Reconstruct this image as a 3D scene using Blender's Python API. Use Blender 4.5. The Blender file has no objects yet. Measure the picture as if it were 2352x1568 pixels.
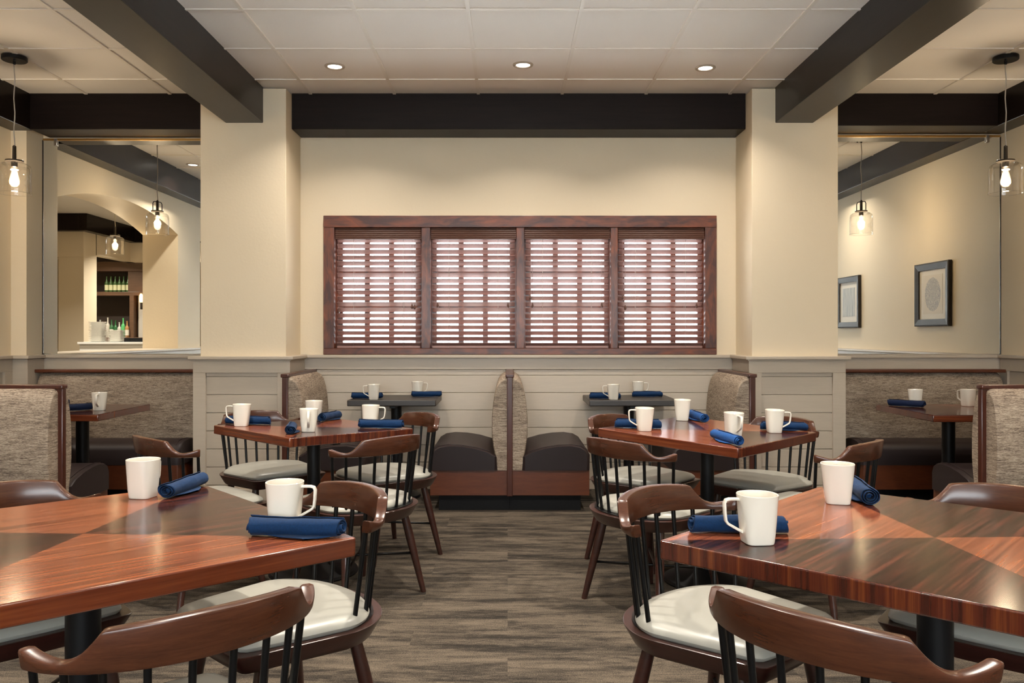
import bpy, bmesh, math, random
from mathutils import Vector, Matrix
PI = math.pi
R = math.radians
random.seed(7)
S = bpy.context.scene
COL = S.collection

# ------------------------------------------------------------------ camera, world, exposure
cam = bpy.data.cameras.new('camera')
camo = bpy.data.objects.new('camera', cam)
COL.objects.link(camo)
camo.location = (0, 0, 1.17)
camo.rotation_euler = (R(90), 0, 0)
cam.lens = 28.93
cam.sensor_width = 36
cam.shift_x = 0.00425
cam.shift_y = -0.0068
cam.clip_start = 0.05
S.camera = camo

w = bpy.data.worlds.new('daylight')
S.world = w
w.use_nodes = True
wn = w.node_tree.nodes['Background']
wn.inputs[0].default_value = (0.93, 0.96, 1.0, 1)
wn.inputs[1].default_value = 10.0

S.view_settings.view_transform = 'Standard'
S.view_settings.look = 'None'
S.view_settings.exposure = 0.76
S.view_settings.gamma = 1.0
S.view_settings.use_curve_mapping = False
S.cycles.max_bounces = 9
S.cycles.diffuse_bounces = 5
S.cycles.glossy_bounces = 5
S.cycles.transmission_bounces = 6
S.cycles.transparent_max_bounces = 12
S.cycles.caustics_reflective = False
S.cycles.caustics_refractive = False
S.cycles.sample_clamp_indirect = 6
S.cycles.use_denoising = True
DOWN_W = 17.0      # one recessed downlight, watts
BULB_W = 10.0      # one pendant bulb, watts
DOWN_COL = (1.0, 0.90, 0.78)
BULB_COL = (1.0, 0.78, 0.52)

# ------------------------------------------------------------------ materials
def mat(name, col, rough=0.5, spec=0.5, metal=0.0, coat=0.0, coat_rough=0.1):
    m = bpy.data.materials.new(name)
    m.use_nodes = True
    b = m.node_tree.nodes['Principled BSDF']
    b.inputs['Base Color'].default_value = (*col, 1)
    b.inputs['Roughness'].default_value = rough
    b.inputs['Specular IOR Level'].default_value = spec
    b.inputs['Metallic'].default_value = metal
    b.inputs['Coat Weight'].default_value = coat
    b.inputs['Coat Roughness'].default_value = coat_rough
    return m

class NT:
    def __init__(s, m):
        s.t = m.node_tree; s.n = s.t.nodes; s.l = s.t.links
        s.b = s.n['Principled BSDF']
    def tc(s, scale=(1, 1, 1), rot=(0, 0, 0), src='Object'):
        a = s.n.new('ShaderNodeTexCoord'); mp = s.n.new('ShaderNodeMapping')
        mp.inputs['Scale'].default_value = scale; mp.inputs['Rotation'].default_value = rot
        s.l.new(a.outputs[src], mp.inputs[0]); return mp.outputs[0]
    def noise(s, vec, scale=5, detail=4, rough=0.5, dist=0.0):
        a = s.n.new('ShaderNodeTexNoise'); a.inputs['Scale'].default_value = scale
        a.inputs['Detail'].default_value = detail; a.inputs['Roughness'].default_value = rough
        a.inputs['Distortion'].default_value = dist
        s.l.new(vec, a.inputs['Vector']); return a.outputs['Fac']
    def ramp(s, fac, stops, interp='LINEAR'):
        a = s.n.new('ShaderNodeValToRGB'); a.color_ramp.interpolation = interp
        e = a.color_ramp.elements
        while len(e) < len(stops): e.new(0.5)
        for i, (p, c) in enumerate(stops):
            e[i].position = p; e[i].color = (*c, 1) if len(c) == 3 else c
        s.l.new(fac, a.inputs[0]); return a.outputs[0]
    def math(s, op, a, b=None, c=None):
        n = s.n.new('ShaderNodeMath'); n.operation = op
        for i, v in enumerate((a, b, c)):
            if v is None: continue
            if isinstance(v, (int, float)): n.inputs[i].default_value = v
            else: s.l.new(v, n.inputs[i])
        return n.outputs[0]
    def mix(s, fac, a, b, mode='MIX'):
        n = s.n.new('ShaderNodeMix'); n.data_type = 'RGBA'; n.blend_type = mode
        for i, v in ((0, fac), (6, a), (7, b)):
            if isinstance(v, (int, float)): n.inputs[i].default_value = v
            elif isinstance(v, tuple): n.inputs[i].default_value = (*v, 1)
            else: s.l.new(v, n.inputs[i])
        return n.outputs[2]
    def sep(s, vec):
        n = s.n.new('ShaderNodeSeparateXYZ'); s.l.new(vec, n.inputs[0]); return n.outputs
    def color(s, c): s.l.new(c, s.b.inputs['Base Color'])
    def bump(s, h, strength=0.3, dist=0.01):
        n = s.n.new('ShaderNodeBump'); n.inputs['Strength'].default_value = strength
        n.inputs['Distance'].default_value = dist
        s.l.new(h, n.inputs['Height']); s.l.new(n.outputs[0], s.b.inputs['Normal'])

def wall_mat(name, col):
    m = mat(name, col, 0.62, 0.35); t = NT(m)
    v = t.tc(src='Object')
    t.bump(t.noise(v, 55, 4, 0.6), 0.22, 0.004)
    c = t.ramp(t.noise(v, 1.3, 2), [(0.3, tuple(x * 0.965 for x in col)), (0.7, col)])
    t.color(c); return m

def wood_mat(name, dark, light, stretch=(1, 12, 12), scale=3.0, rough=0.35, coat=0.0, knots=0.0, lo=0.3, hi=0.72):
    m = mat(name, dark, rough, 0.5, 0, coat, 0.12); t = NT(m)
    v = t.tc(stretch)
    a = t.noise(v, scale, 8, 0.62, 0.6)
    b = t.noise(v, scale * 6, 4, 0.6, 0.2)
    f = t.math('MULTIPLY_ADD', b, 0.25, t.math('MULTIPLY', a, 0.75))
    if knots:
        k = t.noise(t.tc(tuple(max(1.0, x ** 0.5) for x in stretch)), scale * 1.3, 3, 0.5, 1.5)
        f = t.math('MULTIPLY_ADD', k, knots, t.math('MULTIPLY', f, 1 - knots))
    t.color(t.ramp(f, [(lo, dark), (hi, light)])); return m

M = {}
M['wall'] = wall_mat('cream_plaster', (0.76, 0.65, 0.475))
M['barwall'] = wall_mat('bar_room_plaster', (0.76, 0.66, 0.50))
M['ceil'] = wall_mat('mineral_ceiling_tile', (0.90, 0.855, 0.79))
M['tbar'] = mat('ceiling_grid_metal', (0.84, 0.79, 0.71), 0.45)
M['wains'] = wood_mat('greige_painted_wood', (0.46, 0.395, 0.312), (0.51, 0.435, 0.345), (1.5, 14, 14), 4, 0.42)
M['beam'] = wood_mat('dark_stained_beam', (0.0035, 0.0022, 0.002), (0.012, 0.0075, 0.006), (14, 0.9, 14), 3, 0.30)
M['beamx'] = wood_mat('dark_stained_beam_cross', (0.0035, 0.0022, 0.0022), (0.011, 0.0065, 0.006), (0.9, 14, 14), 3, 0.42)
for k_ in ('beam', 'beamx'): M[k_].node_tree.nodes['Principled BSDF'].inputs['Specular Tint'].default_value = (0.75, 0.70, 0.66, 1)
for k_ in ('beam', 'beamx'): M[k_].node_tree.nodes['Principled BSDF'].inputs['Specular IOR Level'].default_value = 0.26
M['walnut'] = wood_mat('dark_walnut_stain', (0.018, 0.0065, 0.005), (0.045, 0.014, 0.009), (2, 2, 14), 5, 0.3, 0.25)
M['crestwood'] = wood_mat('chair_crest_wood', (0.032, 0.010, 0.005), (0.080, 0.025, 0.011), (2.5, 5, 26), 4, 0.27, 0.15)
M['cherry'] = wood_mat('cherry_booth_wood', (0.072, 0.017, 0.005), (0.125, 0.033, 0.010), (2, 2, 12), 4, 0.4, 0.0)
M['postwood'] = wood_mat('booth_post_wood', (0.034, 0.008, 0.005), (0.080, 0.020, 0.009), (14, 14, 1.5), 4, 0.3, 0.2)
M['mahog'] = wood_mat('stained_window_wood', (0.06, 0.022, 0.017), (0.26, 0.068, 0.024), (1.1, 10, 10), 3.2, 0.4, 0.1, 0.55, 0.42, 0.72)
M['mahogv'] = wood_mat('stained_window_wood_upright', (0.06, 0.022, 0.017), (0.28, 0.075, 0.025), (10, 10, 1.1), 3.2, 0.4, 0.1, 0.55, 0.42, 0.70)
M['slat'] = mat('blind_slat_wood', (0.30, 0.17, 0.145), 0.4)
M['valance'] = wood_mat('blind_valance_wood', (0.08, 0.035, 0.024), (0.12, 0.05, 0.032), (1, 30, 30), 3, 0.35)
M['black'] = mat('black_powder_coat', (0.0045, 0.0048, 0.0058), 0.42, 0.25)
M['blackm'] = mat('black_rod_metal', (0.003, 0.0032, 0.0036), 0.3, 0.3)
M['toe'] = mat('black_rubber_kick', (0.004, 0.0042, 0.005), 0.6, 0.2)
M['pad'] = mat('pale_grey_vinyl', (0.31, 0.307, 0.272), 0.34, 0.45)
NT(M['pad']).bump(NT(M['pad']).noise(NT(M['pad']).tc(), 300, 2), 0.06, 0.001)
M['seatv'] = mat('dark_brown_vinyl', (0.019, 0.012, 0.012), 0.45, 0.28)
M['glaze'] = mat('white_glazed_china', (0.68, 0.64, 0.56), 0.12, 0.5, 0, 0.5, 0.04)
M['bronze'] = mat('dark_bronze_metal', (0.035, 0.028, 0.022), 0.35, 0.5, 0.6)
M['steel'] = mat('brushed_nickel', (0.45, 0.41, 0.36), 0.3, 0.5, 1.0)
M['brass'] = mat('brass_strip', (0.62, 0.36, 0.12), 0.3, 0.5, 1.0)
M['cordw'] = mat('clear_grey_cord', (0.42, 0.38, 0.33), 0.4)
M['rim'] = mat('downlight_rim', (0.55, 0.47, 0.38), 0.35, 0.5, 0.4)
M['white'] = mat('white_porcelain', (0.88, 0.87, 0.83), 0.25)
M['counter'] = mat('pale_counter', (0.62, 0.61, 0.58), 0.3)
M['barwood'] = wood_mat('brown_bar_wood', (0.075, 0.04, 0.022), (0.13, 0.07, 0.038), (1, 8, 8), 3, 0.4)
M['barback'] = mat('dark_bar_recess', (0.03, 0.02, 0.015), 0.5)
M['stone'] = wall_mat('pale_stone', (0.42, 0.39, 0.34))
M['laminate'] = wood_mat('charcoal_laminate', (0.022, 0.018, 0.016), (0.034, 0.028, 0.025), (1, 10, 10), 6, 0.42)
M['mat_board'] = mat('picture_mat_board', (0.72, 0.68, 0.60), 0.6)
M['frame'] = wood_mat('black_picture_frame', (0.018, 0.014, 0.012), (0.035, 0.028, 0.024), (4, 4, 4), 4, 0.55)

m = mat('silvered_mirror', (0.93, 0.94, 0.90), 0.0, 0.5, 1.0); M['mirror'] = m
M['mirror'].node_tree.nodes['Principled BSDF'].inputs['Roughness'].default_value = 0.006

def clear(name, tint, refl):
    m = bpy.data.materials.new(name); m.use_nodes = True
    n = m.node_tree.nodes; l = m.node_tree.links
    n.remove(n['Principled BSDF'])
    tr = n.new('ShaderNodeBsdfTransparent'); tr.inputs[0].default_value = (*tint, 1)
    gl = n.new('ShaderNodeBsdfGlossy'); gl.inputs['Roughness'].default_value = 0.03
    lw = n.new('ShaderNodeLayerWeight'); lw.inputs[0].default_value = 0.35
    mp = n.new('ShaderNodeMath'); mp.operation = 'MULTIPLY_ADD'; mp.inputs[1].default_value = refl; mp.inputs[2].default_value = 0.035
    l.new(lw.outputs['Facing'], mp.inputs[0])
    mx = n.new('ShaderNodeMixShader'); l.new(mp.outputs[0], mx.inputs[0])
    l.new(tr.outputs[0], mx.inputs[1]); l.new(gl.outputs[0], mx.inputs[2])
    l.new(mx.outputs[0], n['Material Output'].inputs[0]); return m
M['glass'] = clear('clear_glass_shade', (0.985, 0.98, 0.97), 0.55)
M['pane'] = clear('window_glass', (0.95, 0.97, 0.97), 0.1)

def emis(name, col, st):
    m = bpy.data.materials.new(name); m.use_nodes = True
    n = m.node_tree.nodes; l = m.node_tree.links; n.remove(n['Principled BSDF'])
    e = n.new('ShaderNodeEmission'); e.inputs[0].default_value = (*col, 1); e.inputs[1].default_value = st
    l.new(e.outputs[0], n['Material Output'].inputs[0]); return m
M['lens'] = emis('lit_downlight_lens', (1, 0.93, 0.82), 5)
M['filament'] = emis('glowing_filament', (1, 0.70, 0.38), 22)
M['bulb'] = emis('glowing_bulb_glass', (1, 0.72, 0.42), 1.0)
# bulb glass: clear with a warm glow of its own
n = M['bulb'].node_tree.nodes; l = M['bulb'].node_tree.links
tr = n.new('ShaderNodeBsdfTransparent'); ad = n.new('ShaderNodeAddShader')
l.new(n['Emission'].outputs[0], ad.inputs[0]); l.new(tr.outputs[0], ad.inputs[1]); l.new(ad.outputs[0], n['Material Output'].inputs[0])
n['Emission'].inputs[1].default_value = 0.55
M['flame'] = emis('lit_sconce', (1, 0.5, 0.18), 6)

# tabletop veneer: four triangles meeting at the centre, dark and light in turn
def table_top_mat():
    m = mat('cherry_veneer_top', (0.2, 0.06, 0.03), 0.15, 0.22); t = NT(m)
    v0 = t.tc(); x, y, z = t.sep(v0)
    dark = t.math('GREATER_THAN', t.math('ABSOLUTE', x), t.math('ABSOLUTE', y))
    v = t.tc((0.8, 12, 3))
    a = t.noise(v, 2.6, 4, 0.6, 0.3); b = t.noise(t.tc((1.1, 34, 3)), 3, 4, 0.6)
    f = t.math('MULTIPLY_ADD', b, 0.5, t.math('MULTIPLY', a, 0.5))
    cl = t.ramp(f, [(0.36, (0.072, 0.020, 0.010)), (0.50, (0.165, 0.048, 0.022)), (0.64, (0.27, 0.085, 0.036))])
    cd = t.ramp(f, [(0.40, (0.007, 0.004, 0.0035)), (0.50, (0.030, 0.011, 0.008)), (0.62, (0.105, 0.027, 0.016))])
    t.color(t.mix(dark, cl, cd)); return m
M['top'] = table_top_mat()
M['top'].node_tree.nodes['Principled BSDF'].inputs['Specular Tint'].default_value = (0.62, 0.60, 0.60, 1)
def table_edge_mat():
    m = mat('cherry_edge', (0.2, 0.05, 0.02), 0.22, 0.5, 0, 0.3, 0.08); t = NT(m)
    nx, ny, nz = t.sep(t.tc(src='Normal'))
    up = t.math('GREATER_THAN', t.math('ABSOLUTE', nx), 0.6)
    fa = t.noise(t.tc((1.0, 15, 0.4)), 2.6, 6, 0.7, 0.1); fb = t.noise(t.tc((1.2, 1.0, 30)), 2.2, 5, 0.55, 0.2)
    ca = t.ramp(fa, [(0.34, (0.022, 0.005, 0.003)), (0.5, (0.060, 0.011, 0.005)), (0.68, (0.14, 0.036, 0.010))])
    cb = t.ramp(fb, [(0.3, (0.055, 0.010, 0.004)), (0.55, (0.105, 0.023, 0.008)), (0.75, (0.155, 0.046, 0.013))])
    t.color(t.mix(up, cb, ca)); return m
M['edge'] = table_edge_mat()

def fabric_mat():
    m = mat('heathered_booth_fabric', (0.3, 0.25, 0.2), 0.75, 0.3); t = NT(m)
    f1 = t.noise(t.tc((7, 7, 130)), 3, 5, 0.65)
    f2 = t.noise(t.tc((30, 30, 420)), 3, 3, 0.6)
    f3 = t.noise(t.tc((2, 2, 9)), 3, 3, 0.6)
    f = t.math('MULTIPLY_ADD', f2, 0.45, t.math('MULTIPLY_ADD', f3, 0.12, t.math('MULTIPLY', f1, 0.43)))
    t.color(t.ramp(f, [(0.40, (0.055, 0.038, 0.027)), (0.48, (0.21, 0.158, 0.118)), (0.57, (0.48, 0.395, 0.30))]))
    t.bump(f2, 0.35, 0.003); return m
M['fabric'] = fabric_mat()

def carpet_mat():
    m = mat('striped_plank_carpet', (0.15, 0.12, 0.1), 0.95, 0.15); t = NT(m)
    br = t.n.new('ShaderNodeTexBrick'); br.offset = 0.37; br.squash = 1.0
    br.inputs['Color1'].default_value = (0, 0, 0, 1); br.inputs['Color2'].default_value = (1, 1, 1, 1)
    br.inputs['Scale'].default_value = 1.0; br.inputs['Mortar Size'].default_value = 0.0
    br.inputs['Brick Width'].default_value = 1.0; br.inputs['Row Height'].default_value = 0.25
    t.l.new(t.tc(), br.inputs['Vector'])
    off = t.n.new('ShaderNodeVectorMath'); off.operation = 'MULTIPLY_ADD'
    t.l.new(br.outputs['Color'], off.inputs[0]); off.inputs[1].default_value = (17.0, 9.0, 5.0)
    t.l.new(t.tc((1.5, 9, 1)), off.inputs[2])
    a = t.noise(off.outputs[0], 1.7, 6, 0.66, 0.35)
    sp = t.noise(t.tc((1, 1.6, 1)), 260, 2, 0.8)
    sp2 = t.noise(t.tc((0.45, 2.6, 1)), 55, 3, 0.7)
    f = t.math('MULTIPLY_ADD', sp, 0.52, t.math('MULTIPLY_ADD', sp2, 0.30, t.math('MULTIPLY', a, 0.72)))
    cc = t.ramp(f, [(0.67, (0.020, 0.017, 0.014)), (0.74, (0.046, 0.038, 0.030)), (0.80, (0.086, 0.070, 0.053)), (0.92, (0.125, 0.102, 0.077))])
    tw = t.ramp(t.noise(t.tc((1, 1.4, 1)), 210, 2, 0.9), [(0.36, (0.55, 0.55, 0.56)), (0.64, (1.4, 1.38, 1.34))])
    t.color(t.mix(1.0, cc, tw, 'MULTIPLY'))
    t.bump(sp, 0.6, 0.004); return m
M['carpet'] = carpet_mat()

def cloth_mat(name, col):
    m = mat(name, col, 0.85, 0.2); t = NT(m)
    b = t.n.new('ShaderNodeBsdfSheen') if False else None
    m.node_tree.nodes['Principled BSDF'].inputs['Sheen Weight'].default_value = 0.04
    t.color(t.ramp(t.noise(t.tc(), 260, 3, 0.6), [(0.3, tuple(c * 0.75 for c in col)), (0.7, tuple(min(1, c * 1.2) for c in col))]))
    t.bump(t.noise(t.tc(), 60, 3), 0.35, 0.003); return m
M['navy'] = cloth_mat('blue_linen', (0.001, 0.019, 0.066))
M['navy2'] = cloth_mat('bright_blue_linen', (0.006, 0.055, 0.20))
M['navy3'] = cloth_mat('deep_blue_linen', (0.003, 0.009, 0.034))

def art_mat(kind):
    m = mat('drawing_' + kind, (0.6, 0.57, 0.5), 0.6); t = NT(m)
    if kind == 'oval':
        v = t.tc(); x, y, z = t.sep(v)
        r2 = t.math('ADD', t.math('POWER', t.math('DIVIDE', y, 0.135), 2.0), t.math('POWER', t.math('DIVIDE', z, 0.150), 2.0))
        r2 = t.math('MULTIPLY_ADD', t.noise(v, 60, 2), 0.22, r2)
        ins = t.math('LESS_THAN', r2, 1.08)
        ln = t.ramp(t.noise(v, 26, 3, 0.6, 3.5), [(0.40, (0.62, 0.58, 0.50)), (0.5, (0.20, 0.19, 0.18)), (0.6, (0.5, 0.46, 0.40))])
        t.color(t.mix(ins, (0.66, 0.60, 0.50), ln))
    else:
        t.color(t.ramp(t.noise(t.tc((1, 26, 2)), 2.0, 6, 0.7), [(0.32, (0.16, 0.19, 0.19)), (0.5, (0.42, 0.42, 0.40)), (0.66, (0.5, 0.5, 0.46))]))
    return m
M['art_oval'] = art_mat('oval'); M['art_grain'] = art_mat('grain')
def label_mat(name, c): return mat(name, c, 0.25, 0.5)

# ------------------------------------------------------------------ mesh helpers
def sharpen(me, deg):
    flags = [p.use_smooth for p in me.polygons]
    me.set_sharp_from_angle(angle=R(deg))
    me.polygons.foreach_set('use_smooth', flags); me.update()

class MB:
    def __init__(s): s.v = []; s.f = []; s.mi = []; s.mats = []; s.sm = []
    def _m(s, m):
        if m not in s.mats: s.mats.append(m)
        return s.mats.index(m)
    def add(s, vs, fs, m, smooth=False):
        o = len(s.v); s.v += [tuple(v) for v in vs]; k = s._m(m)
        for f in fs: s.f.append(tuple(i + o for i in f)); s.mi.append(k); s.sm.append(smooth)
        return s
    def box(s, a, b, m, bev=0.0, seg=2):
        (x0, y0, z0), (x1, y1, z1) = a, b
        if x0 > x1: x0, x1 = x1, x0
        if y0 > y1: y0, y1 = y1, y0
        if z0 > z1: z0, z1 = z1, z0
        if bev <= 0:
            vs = [(x0,y0,z0),(x1,y0,z0),(x1,y1,z0),(x0,y1,z0),(x0,y0,z1),(x1,y0,z1),(x1,y1,z1),(x0,y1,z1)]
            return s.add(vs, [(0,3,2,1),(4,5,6,7),(0,1,5,4),(1,2,6,5),(2,3,7,6),(3,0,4,7)], m)
        bm = bmesh.new(); bmesh.ops.create_cube(bm, size=1)
        for v in bm.verts: v.co = Vector(((x0+x1)/2 + v.co.x*(x1-x0), (y0+y1)/2 + v.co.y*(y1-y0), (z0+z1)/2 + v.co.z*(z1-z0)))
        bmesh.ops.bevel(bm, geom=bm.edges[:], offset=bev, segments=seg, profile=0.5, affect='EDGES')
        bm.verts.index_update(); bm.normal_update(); vs = [v.co[:] for v in bm.verts]
        big = [f for f in bm.faces if max(abs(c) for c in f.normal) > 0.9999]
        sml = [f for f in bm.faces if max(abs(c) for c in f.normal) <= 0.9999]
        o = len(s.v); s.v += vs; k = s._m(m)
        for fs, sm in ((big, False), (sml, True)):
            for f in fs: s.f.append(tuple(v.index + o for v in f.verts)); s.mi.append(k); s.sm.append(sm)
        bm.free(); return s
    def loft(s, rings, m, cap0=True, cap1=True, closed=True, smooth=True):
        n = len(rings[0]); vs = [p for r in rings for p in r]; fs = []
        k = n if closed else n - 1
        for i in range(len(rings) - 1):
            for j in range(k):
                a = i*n + j; b = i*n + (j+1) % n
                fs.append((a, b, b + n, a + n))
        s.add(vs, fs, m, smooth)
        if cap0: s.add(rings[0], [tuple(range(n))[::-1]], m, False)
        if cap1: s.add(rings[-1], [tuple(range(n))], m, False)
        return s
    def tube(s, pts, r, m, seg=10, caps=True):
        pts = [Vector(p) for p in pts]
        rs = r if isinstance(r, (list, tuple)) else [r] * len(pts)
        rings = []; up = None
        for i, p in enumerate(pts):
            d = (pts[min(i+1, len(pts)-1)] - pts[max(i-1, 0)]).normalized()
            if up is None:
                up = Vector((0, 0, 1)) if abs(d.z) < 0.9 else Vector((1, 0, 0))
            u = (up - d * up.dot(d)).normalized(); up = u; v = d.cross(u)
            rings.append([(p + (u*math.cos(2*PI*k/seg) + v*math.sin(2*PI*k/seg)) * rs[i])[:] for k in range(seg)])
        return s.loft(rings, m, caps, caps)
    def lathe(s, prof, m, c=(0, 0), seg=32, cap0=False, cap1=False):
        rings = [[(c[0] + r*math.cos(2*PI*k/seg), c[1] + r*math.sin(2*PI*k/seg), z) for k in range(seg)] for r, z in prof]
        return s.loft(rings, m, cap0, cap1)
    def build(s, name, parent=None, loc=None, solid=None, fix=True):
        me = bpy.data.meshes.new(name); me.from_pydata(s.v, [], s.f)
        for mm in s.mats: me.materials.append(mm)
        me.polygons.foreach_set('material_index', s.mi)
        me.polygons.foreach_set('use_smooth', s.sm)
        if fix:
            bm = bmesh.new(); bm.from_mesh(me)
            bmesh.ops.remove_doubles(bm, verts=bm.verts, dist=0.00002)
            bmesh.ops.recalc_face_normals(bm, faces=bm.faces)
            bm.to_mesh(me); bm.free()
        sharpen(me, 38)
        o = bpy.data.objects.new(name, me); COL.objects.link(o)
        if parent: o.parent = parent
        if loc: o.location = loc
        return o

def tag(o, label, cat, group=None, kind=None):
    o['label'] = label; o['category'] = cat
    if group: o['group'] = group
    if kind: o['kind'] = kind
    return o
def thing(name, label, cat, loc=(0, 0, 0), rz=0.0, group=None, rot=None):
    o = bpy.data.objects.new(name, None); COL.objects.link(o)
    o.empty_display_size = 0.05
    o.location = loc; o.rotation_euler = rot if rot else (0, 0, rz)
    return tag(o, label, cat, group)
def struct(o, label=None):
    o['kind'] = 'structure'
    if label: o['label'] = label
    return o
def copy_tree(root, name=None, parent=None):
    c = root.copy(); COL.objects.link(c)
    if parent: c.parent = parent
    for ch in KIDS.get(root.name, []):
        copy_tree(ch, None, c)
    return c
KIDS = {}
def freeze(root):
    for ch in root.children_recursive:
        KIDS.setdefault(ch.parent.name, []).append(ch)
def pt_light(name, kind, loc, power, col, parent=None, size=0.05, spread=None):
    d = bpy.data.lights.new(name, kind); d.energy = power; d.color = col
    if kind == 'POINT': d.shadow_soft_size = size
    if kind == 'AREA':
        d.shape = 'DISK'; d.size = size
        if spread: d.spread = spread
    o = bpy.data.objects.new(name, d); COL.objects.link(o); o.location = loc
    if parent: o.parent = parent
    return o

# ------------------------------------------------------------------ room measures (metres, camera at the origin looking +Y)
ZC = 2.9155            # ceiling
YW = 6.25              # window wall / mirror wall plane
XL, XR = -3.64, 3.74   # side walls
YB = -3.2              # wall behind the camera
PLX0, PLX1 = -2.181, -1.5725   # left pillar
PRX0, PRX1 = 1.733, 2.345      # right pillar
YP = 5.84                      # pillar fronts
CAPZ = 1.017

# floor
b = MB(); b.box((-8.6, YB, -0.05), (XR + 0.3, YW + 0.3, 0), M['carpet'])
struct(b.build('floor'), 'grey and brown plank carpet with streaks running across')

# ceiling: tiles hung in a metal grid, three bays between the beams
def ceiling(x0, x1, colx, rowy=4.435, step=0.61):
    b = MB()
    b.box((x0, YB, ZC + 0.008), (x1, YW, ZC + 0.06), M['ceil'])
    x = colx - 20 * step
    while x < x1:
        if x > x0 + 0.01: b.box((x - 0.011, YB, ZC), (x + 0.011, YW, ZC + 0.0085), M['tbar'])
        x += step
    y = rowy - 16 * step
    while y < YW:
        if y > YB: b.box((x0, y - 0.010, ZC + 0.0015), (x1, y + 0.010, ZC + 0.0085), M['tbar'])
        y += step
    return b
struct(ceiling(-1.87, 2.03, -0.2135).build('ceiling'), 'white tiled suspended ceiling of the middle bay')
struct(ceiling(XL - 0.01, -1.87, -2.456).build('ceiling'), 'white tiled suspended ceiling of the left bay')
struct(ceiling(2.03, XR + 0.01, 3.109).build('ceiling'), 'white tiled suspended ceiling of the right bay')
b = MB(); b.box((-8.6, YB, ZC), (XL, YW, ZC + 0.06), M['ceil']); struct(b.build('ceiling'), 'plain ceiling of the bar room')

# walls
WX0, WX1, WZ0, WZ1 = -1.325, 1.507, 1.045, 2.02    # window opening
b = MB()
b.box((PLX1 - 0.3, YW, 0), (WX0, YW + 0.25, ZC), M['wall'])
b.box((WX1, YW, 0), (PRX0 + 0.3, YW + 0.25, ZC), M['wall'])
b.box((WX0, YW, 0), (WX1, YW + 0.25, WZ0), M['wall'])
b.box((WX0, YW, WZ1), (WX1, YW + 0.25, ZC), M['wall'])
b.box((-8.6, YW, 0), (PLX1 - 0.3, YW + 0.25, ZC), M['wall'])
b.box((PRX0 + 0.3, YW, 0), (XR + 0.25, YW + 0.25, ZC), M['wall'])
struct(b.build('wall_back'), 'cream wall around the wide window')
b = MB(); b.box((XR, YB, 0), (XR + 0.25, YW, ZC), M['wall']); struct(b.build('wall_right'), 'cream side wall on the right')
RW0, RW1, RZ0, RZ1 = -2.2, 2.3, 1.0, 2.5  # opening of an unseen rear window, added for soft daylight from the front
b = MB(); b.box((-8.6, YB - 0.25, 0), (RW0, YB, ZC), M['wall']); b.box((RW1, YB - 0.25, 0), (XR + 0.25, YB, ZC), M['wall'])
b.box((RW0, YB - 0.25, 0), (RW1, YB, RZ0), M['wall']); b.box((RW0, YB - 0.25, RZ1), (RW1, YB, ZC), M['wall'])
struct(b.build('wall_front'), 'cream wall behind the camera')
b = MB()
for k in range(6):
    x = RW0 + (RW1 - RW0) * k / 5; b.box((x - 0.03, YB - 0.16, RZ0), (x + 0.03, YB - 0.08, RZ1), M['mahogv'])
b.box((RW0, YB - 0.17, RZ0), (RW1, YB - 0.07, RZ0 + 0.06), M['mahog']); b.box((RW0, YB - 0.17, RZ1 - 0.06), (RW1, YB - 0.07, RZ1), M['mahog'])
RWN = struct(b.build('added_rear_window'), 'unseen window added in the wall behind the camera as daylight fill')
b = MB(); b.box((RW0, YB - 0.122, RZ0), (RW1, YB - 0.118, RZ1), M['pane']); b.build('pane', RWN)

# left wall: knee wall with two shallow arches above it into the bar room
def arch_wall(openings, x0, x1, m):
    b = MB(); ys = YB
    zs, zr = 2.27, 2.45
    for (a, c) in openings:
        b.box((x0, ys, 0), (x1, a, ZC), m)
        b.box((x0, a, 0), (x1, c, CAPZ - 0.02), m)
        n = 28; pts = []
        for i in range(n + 1):
            u = i / n; t = 2*u - 1
            pts.append((a + (c - a) * u, zs + (zr - zs) * (1 - t * t)))
        for i in range(n):
            (ya, za), (yb, zb) = pts[i], pts[i+1]
            vs = [(x0,ya,za),(x1,ya,za),(x1,yb,zb),(x0,yb,zb),(x0,ya,ZC),(x1,ya,ZC),(x1,yb,ZC),(x0,yb,ZC)]
            b.add(vs, [(0,1,2,3),(0,3,7,4),(1,5,6,2)], m, False)
        ys = c
    b.box((x0, ys, 0), (x1, YW, ZC), m)
    return b
OPEN = [(0.2, 2.74), (3.39, 5.88)]
struct(arch_wall(OPEN, XL - 0.39, XL, M['wall']).build('wall_left', fix=False), 'cream wall on the left with shallow arches into the bar room')
# left pilaster beside the mirror
b = MB(); b.box((XL, 6.03, CAPZ - 0.03), (-3.526, YW, ZC), M['wall'])
struct(b.build('pilaster'), 'narrow cream pilaster left of the left mirror')
# pillars
def pillar(x0, x1, label):
    b = MB(); b.box((x0, YP, CAPZ - 0.03), (x1, YW, ZC), M['wall'], 0.004); struct(b.build('pillar'), label)
pillar(PLX0, PLX1, 'cream pillar left of the window')
pillar(PRX0, PRX1, 'cream pillar right of the window')

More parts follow.
